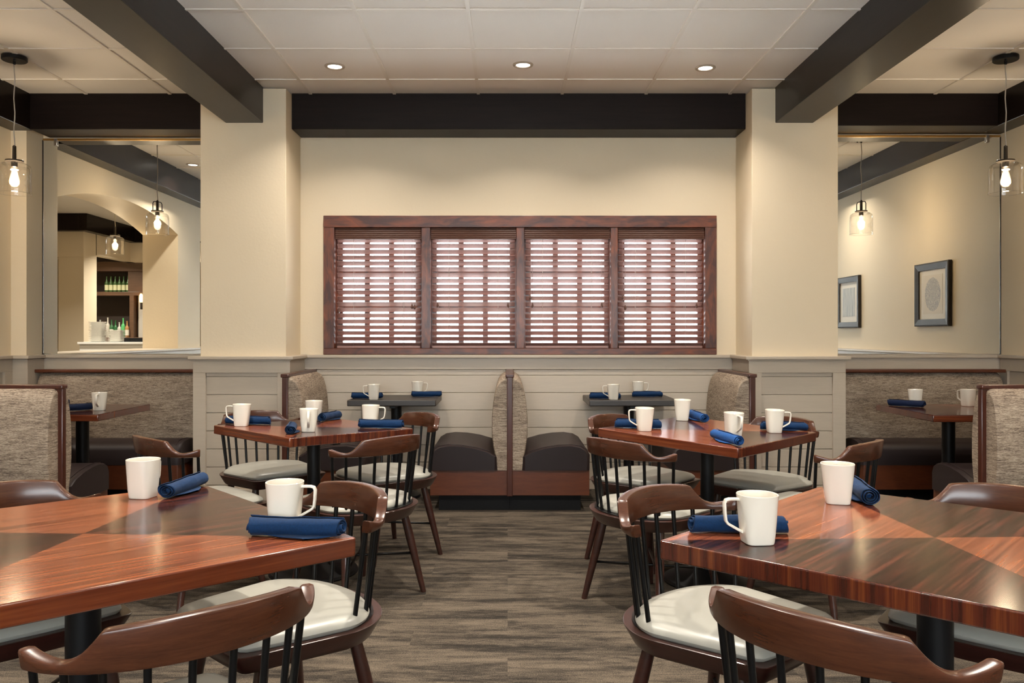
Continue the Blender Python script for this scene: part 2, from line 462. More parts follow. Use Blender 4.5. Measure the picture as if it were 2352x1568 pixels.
# wainscot -----------------------------------------------------------
def boards(b, ax, a0, a1, face, depth, z0, z1, first, pitch, back=0.0):
    """stacked horizontal boards; ax 'x' runs along x at y=face, 'y' runs along y at x=face"""
    zs = [first - k * pitch for k in range(12) if first - k * pitch > z0 + 0.01]
    edges = [z1] + zs + [z0]
    for i in range(len(edges) - 1):
        t, q = edges[i] - (0.0022 if i else 0), edges[i+1] + (0.0022 if i + 1 < len(edges) - 1 else 0)
        if ax == 'x': b.box((a0, face, q), (a1, face + depth, t), M['wains'], 0.0012, 1)
        else: b.box((face, a0, q), (face + depth, a1, t), M['wains'], 0.0012, 1)
def cap(b, x0, y0, x1, y1):
    b.box((x0, y0, CAPZ - 0.024), (x1, y1, CAPZ), M['wains'], 0.005)
# window wall
b = MB(); yf = 6.222
boards(b, 'x', -1.54, 1.70, yf + 0.006, 0.02, 0.0, 0.905, 0.862, 0.1315)
b.box((-1.54, yf - 0.004, 0.908), (1.70, YW, 0.994), M['wains'], 0.002)
cap(b, -1.56, 6.185, 1.72, YW)
struct(b.build('trim_1'), 'greige shiplap wainscot under the window')
# pillar wainscots
def pillar_wains(x0, x1, nm, label):
    b = MB(); f = 5.80
    b.box((x0 + 0.02, f + 0.034, 0), (x1 - 0.02, YW, 0.99), M['wains'])
    b.box((x0, f, 0.90), (x1, f + 0.03, 0.994), M['wains'], 0.002)
    b.box((x0, f, 0), (x0 + 0.09, f + 0.03, 0.90), M['wains'], 0.002)
    b.box((x1 - 0.09, f, 0), (x1, f + 0.03, 0.90), M['wains'], 0.002)
    b.box((x0 + 0.09, f, 0), (x1 - 0.09, f + 0.03, 0.08), M['wains'], 0.002)
    boards(b, 'x', x0 + 0.085, x1 - 0.085, f + 0.018, 0.014, 0.08, 0.90, 0.873, 0.128)
    for xa, xb in ((x0, x0 + 0.025), (x1 - 0.025, x1)):
        b.box((xa, f + 0.03, 0.90), (xb, YW, 0.994), M['wains'], 0.002)
        b.box((xa, f + 0.03, 0.0), (xb, f + 0.10, 0.90), M['wains'], 0.002)
    cap(b, x0 - 0.028, f - 0.028, x1 + 0.028, YW)
    b.box((x0 - 0.01, f - 0.01, 0.984), (x1 + 0.01, YW, 0.993), M['wains'], 0.002)
    struct(b.build(nm), label)
pillar_wains(-2.219, -1.534, 'trim_2', 'greige panelled base of the left pillar')
pillar_wains(1.70, 2.384, 'trim_3', 'greige panelled base of the right pillar')
# mirror alcoves
b = MB(); b.box((-3.66, 6.215, 0), (-2.2, YW, 0.994), M['wains'], 0.002); cap(b, -3.6, 6.19, -2.2, YW)
struct(b.build('trim_4'), 'greige board under the left mirror')
b = MB(); b.box((2.36, 6.215, 0), (XR, YW, 0.994), M['wains'], 0.002); cap(b, 2.36, 6.19, XR, YW)
struct(b.build('trim_5'), 'greige board under the right mirror')
b = MB(); b.box((-3.66, 6.0, 0), (-3.50, YW, 0.99), M['wains'], 0.002); cap(b, -3.66, 5.965, -3.475, YW)
struct(b.build('trim_6'), 'greige base of the pilaster at the left mirror')
def side_wains(x, s, y0, y1, nm, label):
    b = MB()
    b.box((x, y0, 0), (x + s*0.012, y1, 0.99), M['wains'])
    b.box((x, y0, 0.90), (x + s*0.03, y1, 0.994), M['wains'], 0.002)
    b.box((x, y0, 0.0), (x + s*0.03, y1, 0.10), M['wains'], 0.002)
    y = y1
    while y > y0:
        b.box((x, y - 0.09, 0.10), (x + s*0.03, y, 0.90), M['wains'], 0.002); y -= 0.78
    a, c = (x, x + s*0.055) if s > 0 else (x + s*0.055, x)
    cap(b, a, y0, c, y1); struct(b.build(nm), label)
side_wains(XL, 1, YB, 6.0, 'trim_7', 'greige panelled wainscot of the left wall')
side_wains(XR, -1, YB, 6.2, 'trim_8', 'greige panelled wainscot of the right wall')
b = MB()
for a, c in OPEN: b.box((XL - 0.42, a, CAPZ - 0.024), (XL, c, CAPZ), M['wains'], 0.004)
struct(b.build('trim_9'), 'greige sill of the arches in the left wall')

# beams ---------------------------------------------------------------
def beam(a, c, key, label):
    b = MB(); b.box(a, c, M[key], 0.004); struct(b.build('beam'), label)
beam((PLX1 + 0.002, 5.987, 2.663), (PRX0 - 0.002, YW, ZC + 0.02), 'beamx', 'dark beam over the window')
beam((-3.478, 5.987, 2.663), (PLX0, YW, ZC + 0.02), 'beamx', 'dark beam over the left mirror')
beam((PRX1, 5.987, 2.689), (3.57, YW, ZC + 0.02), 'beamx', 'dark beam over the right mirror')
beam((-2.002, YB, 2.6714), (-1.736, YP + 0.01, ZC + 0.02), 'beam', 'dark ceiling beam running to the left pillar')
beam((1.900, YB, 2.6714), (2.169, YP + 0.01, ZC + 0.02), 'beam', 'dark ceiling beam running to the right pillar')
beam((XL, YB, 2.663), (-3.478, 6.03, ZC + 0.02), 'beam', 'dark beam along the left wall')
beam((3.57, YB, 2.689), (XR, YW, ZC + 0.02), 'beam', 'dark beam along the right wall')

# mirrors ---------------------------------------------------------------
def mirror(x0, x1, z1, label):
    t = thing('wall_mirror', label, 'mirror', ((x0+x1)/2, YW, CAPZ))
    hw = (x1 - x0) / 2
    b = MB(); b.box((-hw, -0.012, 0.008), (hw, -0.002, z1 - CAPZ - 0.02), M['mirror']); b.build('mirror_glass', t)
    b = MB(); b.box((-hw, -0.018, z1 - CAPZ - 0.024), (hw, -0.001, z1 - CAPZ - 0.008), M['brass'], 0.002); b.build('brass_strip', t)
    s = -1 if x0 < 0 else 1
    b = MB(); b.box((s*hw - s*0.002, -0.016, 0.002), (s*hw + s*0.004, -0.001, z1 - CAPZ - 0.02), M['bronze']); b.build('edge_strip', t)
    b = MB(); b.box((s*(hw-0.10) - 0.012, -0.026, z1 - CAPZ - 0.065), (s*(hw-0.10) + 0.012, -0.012, z1 - CAPZ - 0.01), M['steel'], 0.003); b.build('mirror_clip', t)
mirror(-3.522, -2.185, 2.663, 'large frameless mirror left of the window, showing the bar')
mirror(2.349, 3.734, 2.689, 'large frameless mirror right of the window, showing two pictures')

# window ------------------------------------------------------------------
XM = [(-0.651, -0.585), (0.066, 0.125), (0.777, 0.831)]
CX0, CX1, CZ0, CZ1 = -1.39, 1.577, 1.019, 2.067
PAN = [(-1.308, -0.651), (-0.585, 0.066), (0.125, 0.777), (0.831, 1.490)]
b = MB()
b.box((CX0, 6.205, 1.978), (CX1, 6.26, CZ1), M['mahog'], 0.003)
b.box((CX0, 6.205, CZ0), (CX1, 6.27, 1.065), M['mahog'], 0.003)
b.box((CX0, 6.208, 1.065), (-1.308, 6.26, 1.978), M['mahogv'], 0.003)
b.box((1.490, 6.208, 1.065), (CX1, 6.26, 1.978), M['mahogv'], 0.003)
for a, c in XM: b.box((a, 6.212, 1.065), (c, 6.36, 1.978), M['mahogv'], 0.003)
b.box((-1.33, 6.25, 1.03), (1.51, 6.40, 1.062), M['mahog'])
b.box((-1.33, 6.25, 2.0), (1.51, 6.40, 2.04), M['mahog'])
b.box((-1.34, 6.25, 1.03), (-1.318, 6.40, 2.03), M['mahogv']); b.box((1.50, 6.25, 1.03), (1.522, 6.40, 2.03), M['mahogv'])
W = struct(b.build('window_1'), 'wide four-part window in stained reddish brown wood')
GL = [(-1.262, -0.706), (-0.5435, 0.015), (0.179, 0.739), (0.898, 1.455)]
for (a, c), (g0, g1) in zip([(-1.33, -0.618), (-0.618, 0.095), (0.095, 0.804), (0.804, 1.51)], GL):
    b = MB(); y0, y1 = 6.308, 6.348
    b.box((a, y0, 1.06), (g0, y1, 2.0), M['mahogv']); b.box((g1, y0, 1.06), (c, y1, 2.0), M['mahogv'])
    b.box((g0, y0, 1.06), (g1, y1, 1.10), M['mahog']); b.box((g0, y0, 1.90), (g1, y1, 2.0), M['mahog'])
    for k in (1, 2):
        x = g0 + (g1 - g0) * k / 3; b.box((x - 0.020, y0 + 0.004, 1.10), (x + 0.020, y1 - 0.002, 1.90), M['mahogv'])
    for z in (1.653, 1.383): b.box((g0, y0 + 0.006, z - 0.011), (g1, y1 - 0.002, z + 0.011), M['mahog'])
    b.build('sash', W)
    b = MB(); b.box((g0 - 0.01, 6.334, 1.09), (g1 + 0.01, 6.338, 1.91), M['pane']); b.build('pane', W)

def blind(x0, x1, label, pulls, loose):
    t = thing('window_blind', label, 'blind', ((x0+x1)/2, 6.265, 1.978), 0, 'wooden blinds in the window')
    hw = (x1 - x0) / 2
    b = MB(); zt, zb = -0.001, -0.088; n = 6; prof = []
    for i in range(n * 4 + 1):
        u = i / (n * 4); z = zt + (zb - zt) * u
        prof.append((-0.036 - 0.005 * abs(math.sin(u * n * PI)) ** 0.6, z))
    rings = [[(-hw + 0.004, y, z) for y, z in prof] + [(-hw + 0.004, -0.022, zb), (-hw + 0.004, -0.022, zt)],
             [(hw - 0.004, y, z) for y, z in prof] + [(hw - 0.004, -0.022, zb), (hw - 0.004, -0.022, zt)]]
    b.loft(rings, M['valance'], smooth=False); b.build('valance', t)
    b = MB(); an = R(35); pitch = 0.0441; z = 1.887 - 1.978; k = 0
    ca, sa = math.cos(an), math.sin(an)
    while z > 1.085 - 1.978:
        jig = random.uniform(-0.0007, 0.0007); pts = []
        for sx, u, v in [(-1,-1,-1),(1,-1,-1),(1,1,-1),(-1,1,-1),(-1,-1,1),(1,-1,1),(1,1,1),(-1,1,1)]:
            yy = u * 0.0245; zz = v * 0.0014
            # inner edge (towards the room, -y) high
            pts.append((sx * (hw - 0.012), yy * ca + zz * sa, z + jig - yy * sa + zz * ca))
        b.add(pts, [(0,3,2,1),(4,5,6,7),(0,1,5,4),(1,2,6,5),(2,3,7,6),(3,0,4,7)], M['slat'])
        z -= pitch; k += 1
    b.build('slats', t)
    b = MB(); b.box((-hw + 0.012, -0.016, 1.066 - 1.978), (hw - 0.012, 0.016, 1.085 - 1.978), M['slat'], 0.003); b.build('bottom_rail', t)
    for u in (-0.52, 0.52, 0.0)[:2]:
        b = MB()
        for dy in (-0.0245, 0.0245):
            b.tube([(u * hw * 1.1, dy, -0.08), (u * hw * 1.1, dy, 1.07 - 1.978)], 0.0010, M['cordw'], 5)
        b.build('ladder_cord', t)
    for px, zz in pulls:
        b = MB(); b.tube([(px, -0.034, -0.085), (px, -0.034, zz + 0.02)], 0.0010, M['slat'], 5)
        b.lathe([(0.0005, zz + 0.026), (0.004, zz + 0.02), (0.0085, zz + 0.004), (0.009, zz - 0.004), (0.006, zz - 0.012), (0.001, zz - 0.015)], M['valance'], (px, -0.034), 12)
        b.build('pull_cord', t)
    return t
blind(*PAN[0], 'leftmost of the four brown wooden window blinds', [(0.255, -0.60), (0.275, -0.605), (-0.30, -0.635)], 0)
blind(*PAN[1], 'second of the four brown wooden window blinds from the left', [(-0.27, -0.59), (0.262, -0.592)], 0)
blind(*PAN[2], 'third of the four brown wooden window blinds from the left', [(-0.262, -0.592), (-0.28, -0.535), (0.262, -0.59)], 1)
blind(*PAN[3], 'rightmost of the four brown wooden window blinds', [(-0.27, -0.61), (-0.29, -0.53), (0.27, -0.595)], 1)

# ------------------------------------------------------------------ recessed downlights
def downlight_proto():
    t = thing('recessed_downlight', 'x', 'ceiling light', (0, 0, ZC), 0)
    b = MB(); b.lathe([(0.067, 0.002), (0.067, -0.003), (0.063, -0.007), (0.049, -0.007), (0.045, -0.003), (0.045, 0.002)], M['rim']); b.build('trim_ring', t)
    b = MB(); b.lathe([(0.0001, -0.0025), (0.045, -0.0025)], M['lens'], seg=28); b.build('lens', t, fix=False)
    pt_light('lamp', 'AREA', (0, 0, -0.009), DOWN_W, DOWN_COL, t, 0.085, R(125))
    return t
dl = downlight_proto(); freeze(dl)
LP = []
spots = [(-1.13, 5.38, 'recessed ceiling light over the left half of the window'), (0.10, 5.35, 'recessed ceiling light over the middle of the window'),
         (1.30, 5.41, 'recessed ceiling light over the right half of the window'), (-3.25, 3.98, 'recessed ceiling light near the left wall, seen in the left mirror'),
         (3.25, 3.70, 'recessed ceiling light near the right wall')]
for y, nm in ((2.9, 'above the far tables'), (0.4, 'above the camera'), (-2.0, 'behind the camera')):  # unseen rows, added to light the room from above
    for x, sd in ((-1.13, 'left'), (0.10, 'middle'), (1.30, 'right')):
        spots.append((x, y, '%s recessed light of the added fill row %s' % (sd, nm)))
for y, nm in ((1.4, 'beside the near tables'), (-1.2, 'near the rear wall')):  # more out-of-view downlights, added as fill for the side bays
    for x, sd in ((-2.75, 'left'), (2.85, 'right')):
        spots.append((x, y, 'added recessed fill light in the %s bay %s' % (sd, nm)))
def power(o, k):
    for c in o.children:
        if c.type == 'LIGHT': c.data = c.data.copy(); c.data.energy *= k
for i, (x, y, lb) in enumerate(spots):
    o = dl if i == 0 else copy_tree(dl)
    o.location = (x, y, ZC + 0.008); o['label'] = lb; o['group'] = 'recessed ceiling lights'
    LP.append((o, (0.50 if y > 5 else (0.5 if abs(x) > 3 and y > 3 else (1.3 if y > 2 else (0.55 if y > 0 else 0.45))))))

# ------------------------------------------------------------------ pendant lamps
def pendant_proto():
    t = thing('pendant_lamp', 'x', 'pendant light')
    b = MB(); b.lathe([(0.0001, 0.0), (0.073, 0.0), (0.074, -0.004), (0.074, -0.022), (0.070, -0.026), (0.0001, -0.026)], M['black'])
    for k in (-0.04, 0.04): b.lathe([(0.0001, -0.026), (0.006, -0.026), (0.006, -0.038), (0.0001, -0.04)], M['black'], (k, 0), 10)
    b.lathe([(0.009, -0.026), (0.009, -0.046), (0.003, -0.05)], M['black'], (0, 0), 12); b.build('canopy', t)
    zt = 2.348 - ZC
    b = MB(); pts = [(0.004 * math.sin(i * 0.9), 0.003 * math.cos(i * 1.3), -0.045 + (zt + 0.045) * i / 12) for i in range(13)]
    b.tube(pts, 0.0035, M['cordw'], 8); b.build('cord', t)
    b = MB(); b.lathe([(0.003, zt + 0.012), (0.011, zt + 0.004), (0.012, zt - 0.085), (0.019, zt - 0.087), (0.019, zt - 0.125), (0.012, zt - 0.13), (0.0001, zt - 0.13)], M['bronze'], (0, 0), 18); b.build('socket', t)
    b = MB(); w_, h_ = 0.046, zt - 0.004
    b.tube([(-w_, 0, zt - 0.088), (-w_, 0, h_ - 0.018), (-w_ * 0.86, 0, h_ - 0.004), (-w_ * 0.6, 0, h_), (w_ * 0.6, 0, h_), (w_ * 0.86, 0, h_ - 0.004), (w_, 0, h_ - 0.018), (w_, 0, zt - 0.088)], 0.004, M['bronze'], 8)
    b.lathe([(0.012, zt - 0.082), (0.052, zt - 0.084), (0.053, zt - 0.092), (0.012, zt - 0.094)], M['bronze'], (0, 0), 28); b.build('yoke', t)
    zb = 2.055 - ZC; zs = zt - 0.085
    pr = [(0.050, zs + 0.006), (0.047, zs - 0.004), (0.050, zs - 0.014), (0.075, zs - 0.022), (0.090, zs - 0.034), (0.096, zs - 0.056), (0.0965, zs - 0.12), (0.0965, zb + 0.006), (0.098, zb)]
    b = MB(); b.lathe(pr, M['glass'], (0, 0), 40)
    b.tube([(0.098 * math.cos(2*PI*k/40), 0.098 * math.sin(2*PI*k/40), zb) for k in range(41)], 0.0016, M['glass'], 6, False)
    b.build('glass_shade', t, fix=False)
    zc = zs - 0.055
    b = MB(); b.lathe([(0.012, zc + 0.006), (0.014, zc - 0.01), (0.024, zc - 0.045), (0.030, zc - 0.072), (0.028, zc - 0.092), (0.017, zc - 0.108), (0.0005, zc - 0.113)], M['bulb'], (0, 0), 20); b.build('bulb', t, fix=False)
    b = MB()
    for k in range(6):
        a = k * PI / 3
        b.tube([(0.010 * math.cos(a), 0.010 * math.sin(a), zc - 0.022), (0.013 * math.cos(a + 0.4), 0.013 * math.sin(a + 0.4), zc - 0.088)], 0.0026, M['filament'], 6)
    b.build('filament', t)
    pt_light('bulb_light', 'POINT', (0, 0, zc - 0.055), BULB_W, BULB_COL, t, 0.028)
    return t
pd = pendant_proto(); freeze(pd)
for i, (x, y, lb) in enumerate([(-3.105, 5.18, 'clear glass pendant lamp hanging near the left mirror'), (3.135, 5.18, 'clear glass pendant lamp hanging near the right mirror'),
                                (-4.33, 3.40, 'clear glass pendant lamp in the bar room beyond the arch')]):
    o = pd if i == 0 else copy_tree(pd)
    o.location = (x, y, ZC + (0.002 if i < 2 else 0)); o['label'] = lb; o['group'] = 'glass pendant lamps'
    o.rotation_euler = (0, 0, (R(121), R(59), R(64))[i])

# ------------------------------------------------------------------ pictures on the right wall
def picture(y0, y1, art, label):
    t = thing('framed_picture', label, 'picture', (XR, (y0 + y1)/2, 1.522), 0, 'framed pictures on the right wall')
    hw, hh, fw = (y1 - y0)/2, 0.279, 0.062
    b = MB()
    o = [(-0.030, 0.0), (-0.034, 0.012), (-0.024, fw), (-0.004, fw), (-0.001, 0.0)]
    rings = []
    for sy, sz in ((-1, -1), (1, -1), (1, 1), (-1, 1), (-1, -1)):
        rings.append([(x, sy * (hw - d), sz * (hh - d)) for x, d in o])
    b.loft(rings, M['frame'], False, False, True, False); b.build('frame', t)
    b = MB(); b.box((-0.012, -hw + fw, -hh + fw), (-0.006, hw - fw, hh - fw), M['mat_board']); b.build('mat_board', t)
    b = MB()
    if art == 'oval': b.box((-0.0135, -0.165, -0.172), (-0.0122, 0.165, 0.172), M['art_oval'])
    else: b.box((-0.0135, -0.16, -0.155), (-0.0122, 0.16, 0.155), M['art_grain'])
    b.build('drawing', t)
picture(4.97, 5.55, 'oval', 'black framed drawing of a leafy grey oval, seen in the right mirror')
picture(3.195, 3.775, 'grain', 'black framed print of grey upright streaks, seen in the right mirror')

# ------------------------------------------------------------------ booth benches
ZB = 0.91
def prof_back(sgn, post=0.017):
    p = [(0.070, 0.272), (0.078, 0.33), (0.096, 0.42), (0.106, 0.50), (0.106, 0.62), (0.098, 0.72), (0.086, 0.79), (0.072, 0.84), (0.052, 0.872), (0.028, 0.888), (0.004, 0.892)]
    return [(sgn * (post * 0.2), 0.272)] + [(sgn * (x + 0.012), z) for x, z in p] + [(sgn * post * 0.2, 0.892)]
def prof_seat(sgn):
    p = [(0.075, 0.272), (0.075, 0.36), (0.13, 0.392), (0.22, 0.418), (0.32, 0.434), (0.41, 0.438), (0.475, 0.428), (0.515, 0.405), (0.532, 0.37), (0.530, 0.272)]
    return [(sgn * x, z) for x, z in p]
def run(b, prof, y0, y1, m, r=0.02):
    cx = sum(p[0] for p in prof) / len(prof); cz = sum(p[1] for p in prof) / len(prof)
    zmin = min(p[1] for p in prof)
    def ring(y, k):
        out = []
        for x, z in prof:
            nx = cx + (x - cx) * k if abs(x - cx) > 0 else x
            nz = cz + (z - cz) * k if z > zmin + 0.005 else z
            out.append((nx, y, nz))
        return out
    L = y1 - y0; rs = []
    for u, k in ((0, 0.90), (0.15, 0.945), (0.5, 0.985), (1, 1.0)): rs.append(ring(y0 + r * u, k))
    rs.append(ring(y0 + L * 0.5, 1.0))
    for u, k in ((1, 1.0), (0.5, 0.985), (0.15, 0.945), (0, 0.90)): rs.append(ring(y1 - r * u, k))
    b.loft(rs, m)
def bench(label, loc, rz, L, sides, post=True, seat_gap=0.0, wood='postwood', toe_in=0.055, group=None):
    t = thing('booth_bench', label, 'bench', (loc[0], loc[1], 0), rz, group)
    y0 = 0.0
    if post:
        b = MB(); b.box((-0.0185, 0, 0.104), (0.0185, 0.05, ZB - 0.008), M[wood], 0.004); b.build('post', t); y0 = 0.012
    b = MB()
    if post: b.box((-0.028, -0.004, ZB - 0.024), (0.028, L, ZB), M[wood], 0.006)
    else: b.box((-0.02, 0.0, ZB - 0.022), (sides[0] * 0.098, L + 0.02, ZB + 0.002), M['cherry'], 0.006)
    b.build('top_rail', t)
    b = MB(); b.box((-0.010, y0 + 0.02, 0.104), (0.010, L, ZB - 0.02), M['cherry']); b.build('back_panel', t)
    for s in sides:
        b = MB(); run(b, prof_back(s), y0 + 0.012, L, M['fabric'], 0.03); b.build('back_cushion', t)
        b = MB(); run(b, prof_seat(s), y0 + 0.004, L, M['seatv'], 0.035)
        sc = b.build('seat_cushion', t)
        b = MB(); pr = [(x * 1.0, y0 + 0.036, z + 0.0015) for x, z in prof_seat(s)[2:-2]]
        b.tube(pr, 0.0022, M['seatv'], 6); b.build('seam', sc)
        b = MB(); a = 0.012 if post else 0.0
        b.box((s * a, y0 + 0.02, 0.104), (s * 0.528, L, 0.272), M['cherry'], 0.002); b.build('base', t)
        b = MB(); b.box((s * 0.001, y0 + 0.055, 0.0), (s * (0.528 - toe_in), L, 0.104), M['toe']); b.build('toe_kick', t)
    return t
bench('double-sided booth bench standing in the middle under the window', (0.014, 5.42), 0, 0.795, (1, -1))
bench('booth bench under the window beside the left pillar', (-1.469, 5.42), 0, 0.795, (1,))
bench('booth bench under the window beside the right pillar', (1.615, 5.42), 0, 0.795, (-1,))
bench('double-sided booth bench at the left wall, near the left table for four', (-2.305, 4.28), R(90), 1.26, (1, -1))
bench('double-sided booth bench at the right wall, near the right table for four', (2.455, 4.28), R(-90), 1.23, (1, -1))
bench('wall bench with patterned back under the left mirror', (-2.25, 6.185), R(90), 1.235, (-1,), post=False)
bench('wall bench with patterned back under the right mirror', (2.43, 6.185), R(-90), 1.24, (1,), post=False)

# ------------------------------------------------------------------ tables
ZT = 0.715
def pedestal(t, r, zt, rb, square=False):
    b = MB(); b.lathe([(r, 0.05), (r, zt)], M['black'], (0, 0), 28); b.build('column', t)
    b = MB(); b.lathe([(0.0001, 0.0), (rb, 0.0), (rb + 0.002, 0.006), (rb - 0.004, 0.018), (rb * 0.8, 0.030), (rb * 0.5, 0.048), (r + 0.022, 0.066), (r + 0.010, 0.10), (r, 0.105)], M['black'], (0, 0), 48); b.build('base', t)
    b = MB()
    b.box((-0.20, -0.02, zt - 0.018), (0.20, 0.02, zt), M['black'], 0.003); b.box((-0.02, -0.20, zt - 0.018), (0.02, 0.20, zt), M['black'], 0.003)
    b.build('mounting_plate', t)
TAB = {}
def square_table(key, label, x, y, side, th, gx=0, gy=0, cr=0.037, rb=0.21, base=45):
    t = thing('pedestal_table', label, 'table', (x, y, 0), R(base + th), 'square tables for four')
    h = side / 2; TAB[key] = (x, y, gx, gy)
    pedestal(t, cr, ZT - 0.052, rb)
    bm = bmesh.new(); bmesh.ops.create_cube(bm, size=1)
    for v in bm.verts: v.co = Vector((v.co.x * side, v.co.y * side, (v.co.z - 0.5) * 0.042))
    ve = [e for e in bm.edges if abs(e.verts[0].co.z - e.verts[1].co.z) > 0.01]
    bmesh.ops.bevel(bm, geom=ve, offset=0.008, segments=3, profile=0.5, affect='EDGES')
    ed = [e for e in bm.edges if abs(e.verts[0].co.z - e.verts[1].co.z) < 0.001 and len(e.link_faces) == 2 and abs(e.link_faces[0].normal.z - e.link_faces[1].normal.z) > 0.5]
    bmesh.ops.bevel(bm, geom=ed, offset=0.004, segments=3, profile=0.5, affect='EDGES')
    me = bpy.data.meshes.new('tabletop'); bm.normal_update()
    me.materials.append(M['edge']); me.materials.append(M['top'])
    for f in bm.faces: f.material_index = 1 if f.normal.z > 0.9 else 0; f.smooth = max(abs(c) for c in f.normal) < 0.9999
    bm.to_mesh(me); bm.free(); sharpen(me, 40)
    o = bpy.data.objects.new('tabletop', me); COL.objects.link(o); o.parent = t
    # the top of a used pedestal table stands a touch out of level
    nrm = Vector((-gx, -gy, 1)).normalized(); q = Vector((0, 0, 1)).rotation_difference(nrm)
    rz = Matrix.Rotation(R(base + th), 3, 'Z')
    o.rotation_euler = (rz.inverted() @ q.to_matrix() @ rz).to_euler(); o.location = (0, 0, ZT)
    return t
square_table('FGL', 'large cherry wood table nearest the camera on the left', -0.970, 1.8805, 0.895, -3.14, cr=0.0375, rb=0.27)
square_table('FGR', 'large cherry wood table nearest the camera on the right', 0.958, 1.8443, 0.882, 2.18, cr=0.0375, rb=0.27)
square_table('MIDL', 'cherry wood table for four in the middle distance, left of the aisle', -0.9565, 4.0588, 0.695, 1.13, -0.0191, -0.0125, 0.032, 0.215, 135)
square_table('MIDR', 'cherry wood table for four in the middle distance, right of the aisle', 0.949, 3.9124, 0.738, 0.27, -0.0201, 0.0298, 0.032, 0.205, 135)

def wall_table(label, x0, x1, y0, y1):
    t = thing('booth_table', label, 'table', ((x0+x1)/2, (y0+y1)/2, 0), 0, 'small charcoal booth tables')
    hx, hy = (x1-x0)/2, (y1-y0)/2
    b = MB(); b.box((-hx, -hy, ZT - 0.042), (hx, hy, ZT), M['laminate'], 0.006, 3); b.build('tabletop', t)
    pedestal(t, 0.038, ZT - 0.044, 0.175)
wall_table('small charcoal table against the window wall, left booth', -1.113, -0.497, 5.70, 6.205)
wall_table('small charcoal table against the window wall, right booth', 0.566, 1.185, 5.70, 6.205)
def side_table(label, x0, x1, y0, y1, px):
    t = thing('booth_table', label, 'table', ((x0+x1)/2, (y0+y1)/2, 0), 0, 'long booth tables beside the mirrors')
    hx, hy = (x1-x0)/2, (y1-y0)/2
    b = MB(); b.box((-hx, -hy, ZT - 0.04), (hx, hy, ZT - 0.0015), M['edge'], 0.004, 2)
    b.box((-hx + 0.002, -hy + 0.002, ZT - 0.004), (hx - 0.002, hy - 0.002, ZT), M['top']); b.build('tabletop', t)
    for p in px:
        q = p - (x0+x1)/2
        b = MB(); b.lathe([(0.0375, 0.03), (0.0375, ZT - 0.04)], M['black'], (q, 0), 28); b.build('column', t)
        b = MB(); b.lathe([(0.0001, 0.0), (0.2, 0.0), (0.198, 0.012), (0.1, 0.03), (0.05, 0.045), (0.0375, 0.06)], M['black'], (q, 0), 40); b.build('base', t)
side_table('long cherry table in the booth below the left mirror', -3.56, -2.335, 4.69, 5.375, (-2.60, -3.3))
side_table('long cherry table in the booth below the right mirror', 2.405, 3.68, 4.65, 5.375, (2.685, 3.4))

def surf(key, x, y):
    if key is None: return ZT
    cx, cy, gx, gy = TAB[key]; return ZT + gx * (x - cx) + gy * (y - cy)
def tilt(key, rz):
    if key is None: return (0, 0, rz)
    cx, cy, gx, gy = TAB[key]
    q = Vector((0, 0, 1)).rotation_difference(Vector((-gx, -gy, 1)).normalized())
    return (q.to_matrix() @ Matrix.Rotation(rz, 3, 'Z')).to_euler()

# ------------------------------------------------------------------ chairs
SZ = 0.415
def seat_outline(n=72, inset=0.0, rear=0.0, cham=0.03):
    pts = []
    a, bb, yc = 0.25 - inset, 0.20 - inset - rear, 0.035
    for i in range(31):
        t = PI * i / 30; pts.append((a * math.cos(t), yc + bb * math.sin(t)))
    fx, fy = 0.214 - inset, -0.258 + inset
    c = cham
    pts += [(-(a + fx * 3) / 4, -0.16 + inset * .3), (-fx - 0.002, fy + c), (-fx + c * 0.12, fy + c * 0.4), (-fx + c * 0.4, fy + c * 0.12), (-fx + c, fy)]
    pts += [(-fx * 0.5, fy - 0.006), (0, fy - 0.009), (fx * 0.5, fy - 0.006)]
    pts += [(fx - c, fy), (fx - c * 0.4, fy + c * 0.12), (fx - c * 0.12, fy + c * 0.4), (fx + 0.002, fy + c), ((a + fx * 3) / 4, -0.16 + inset * .3)]
    return pts
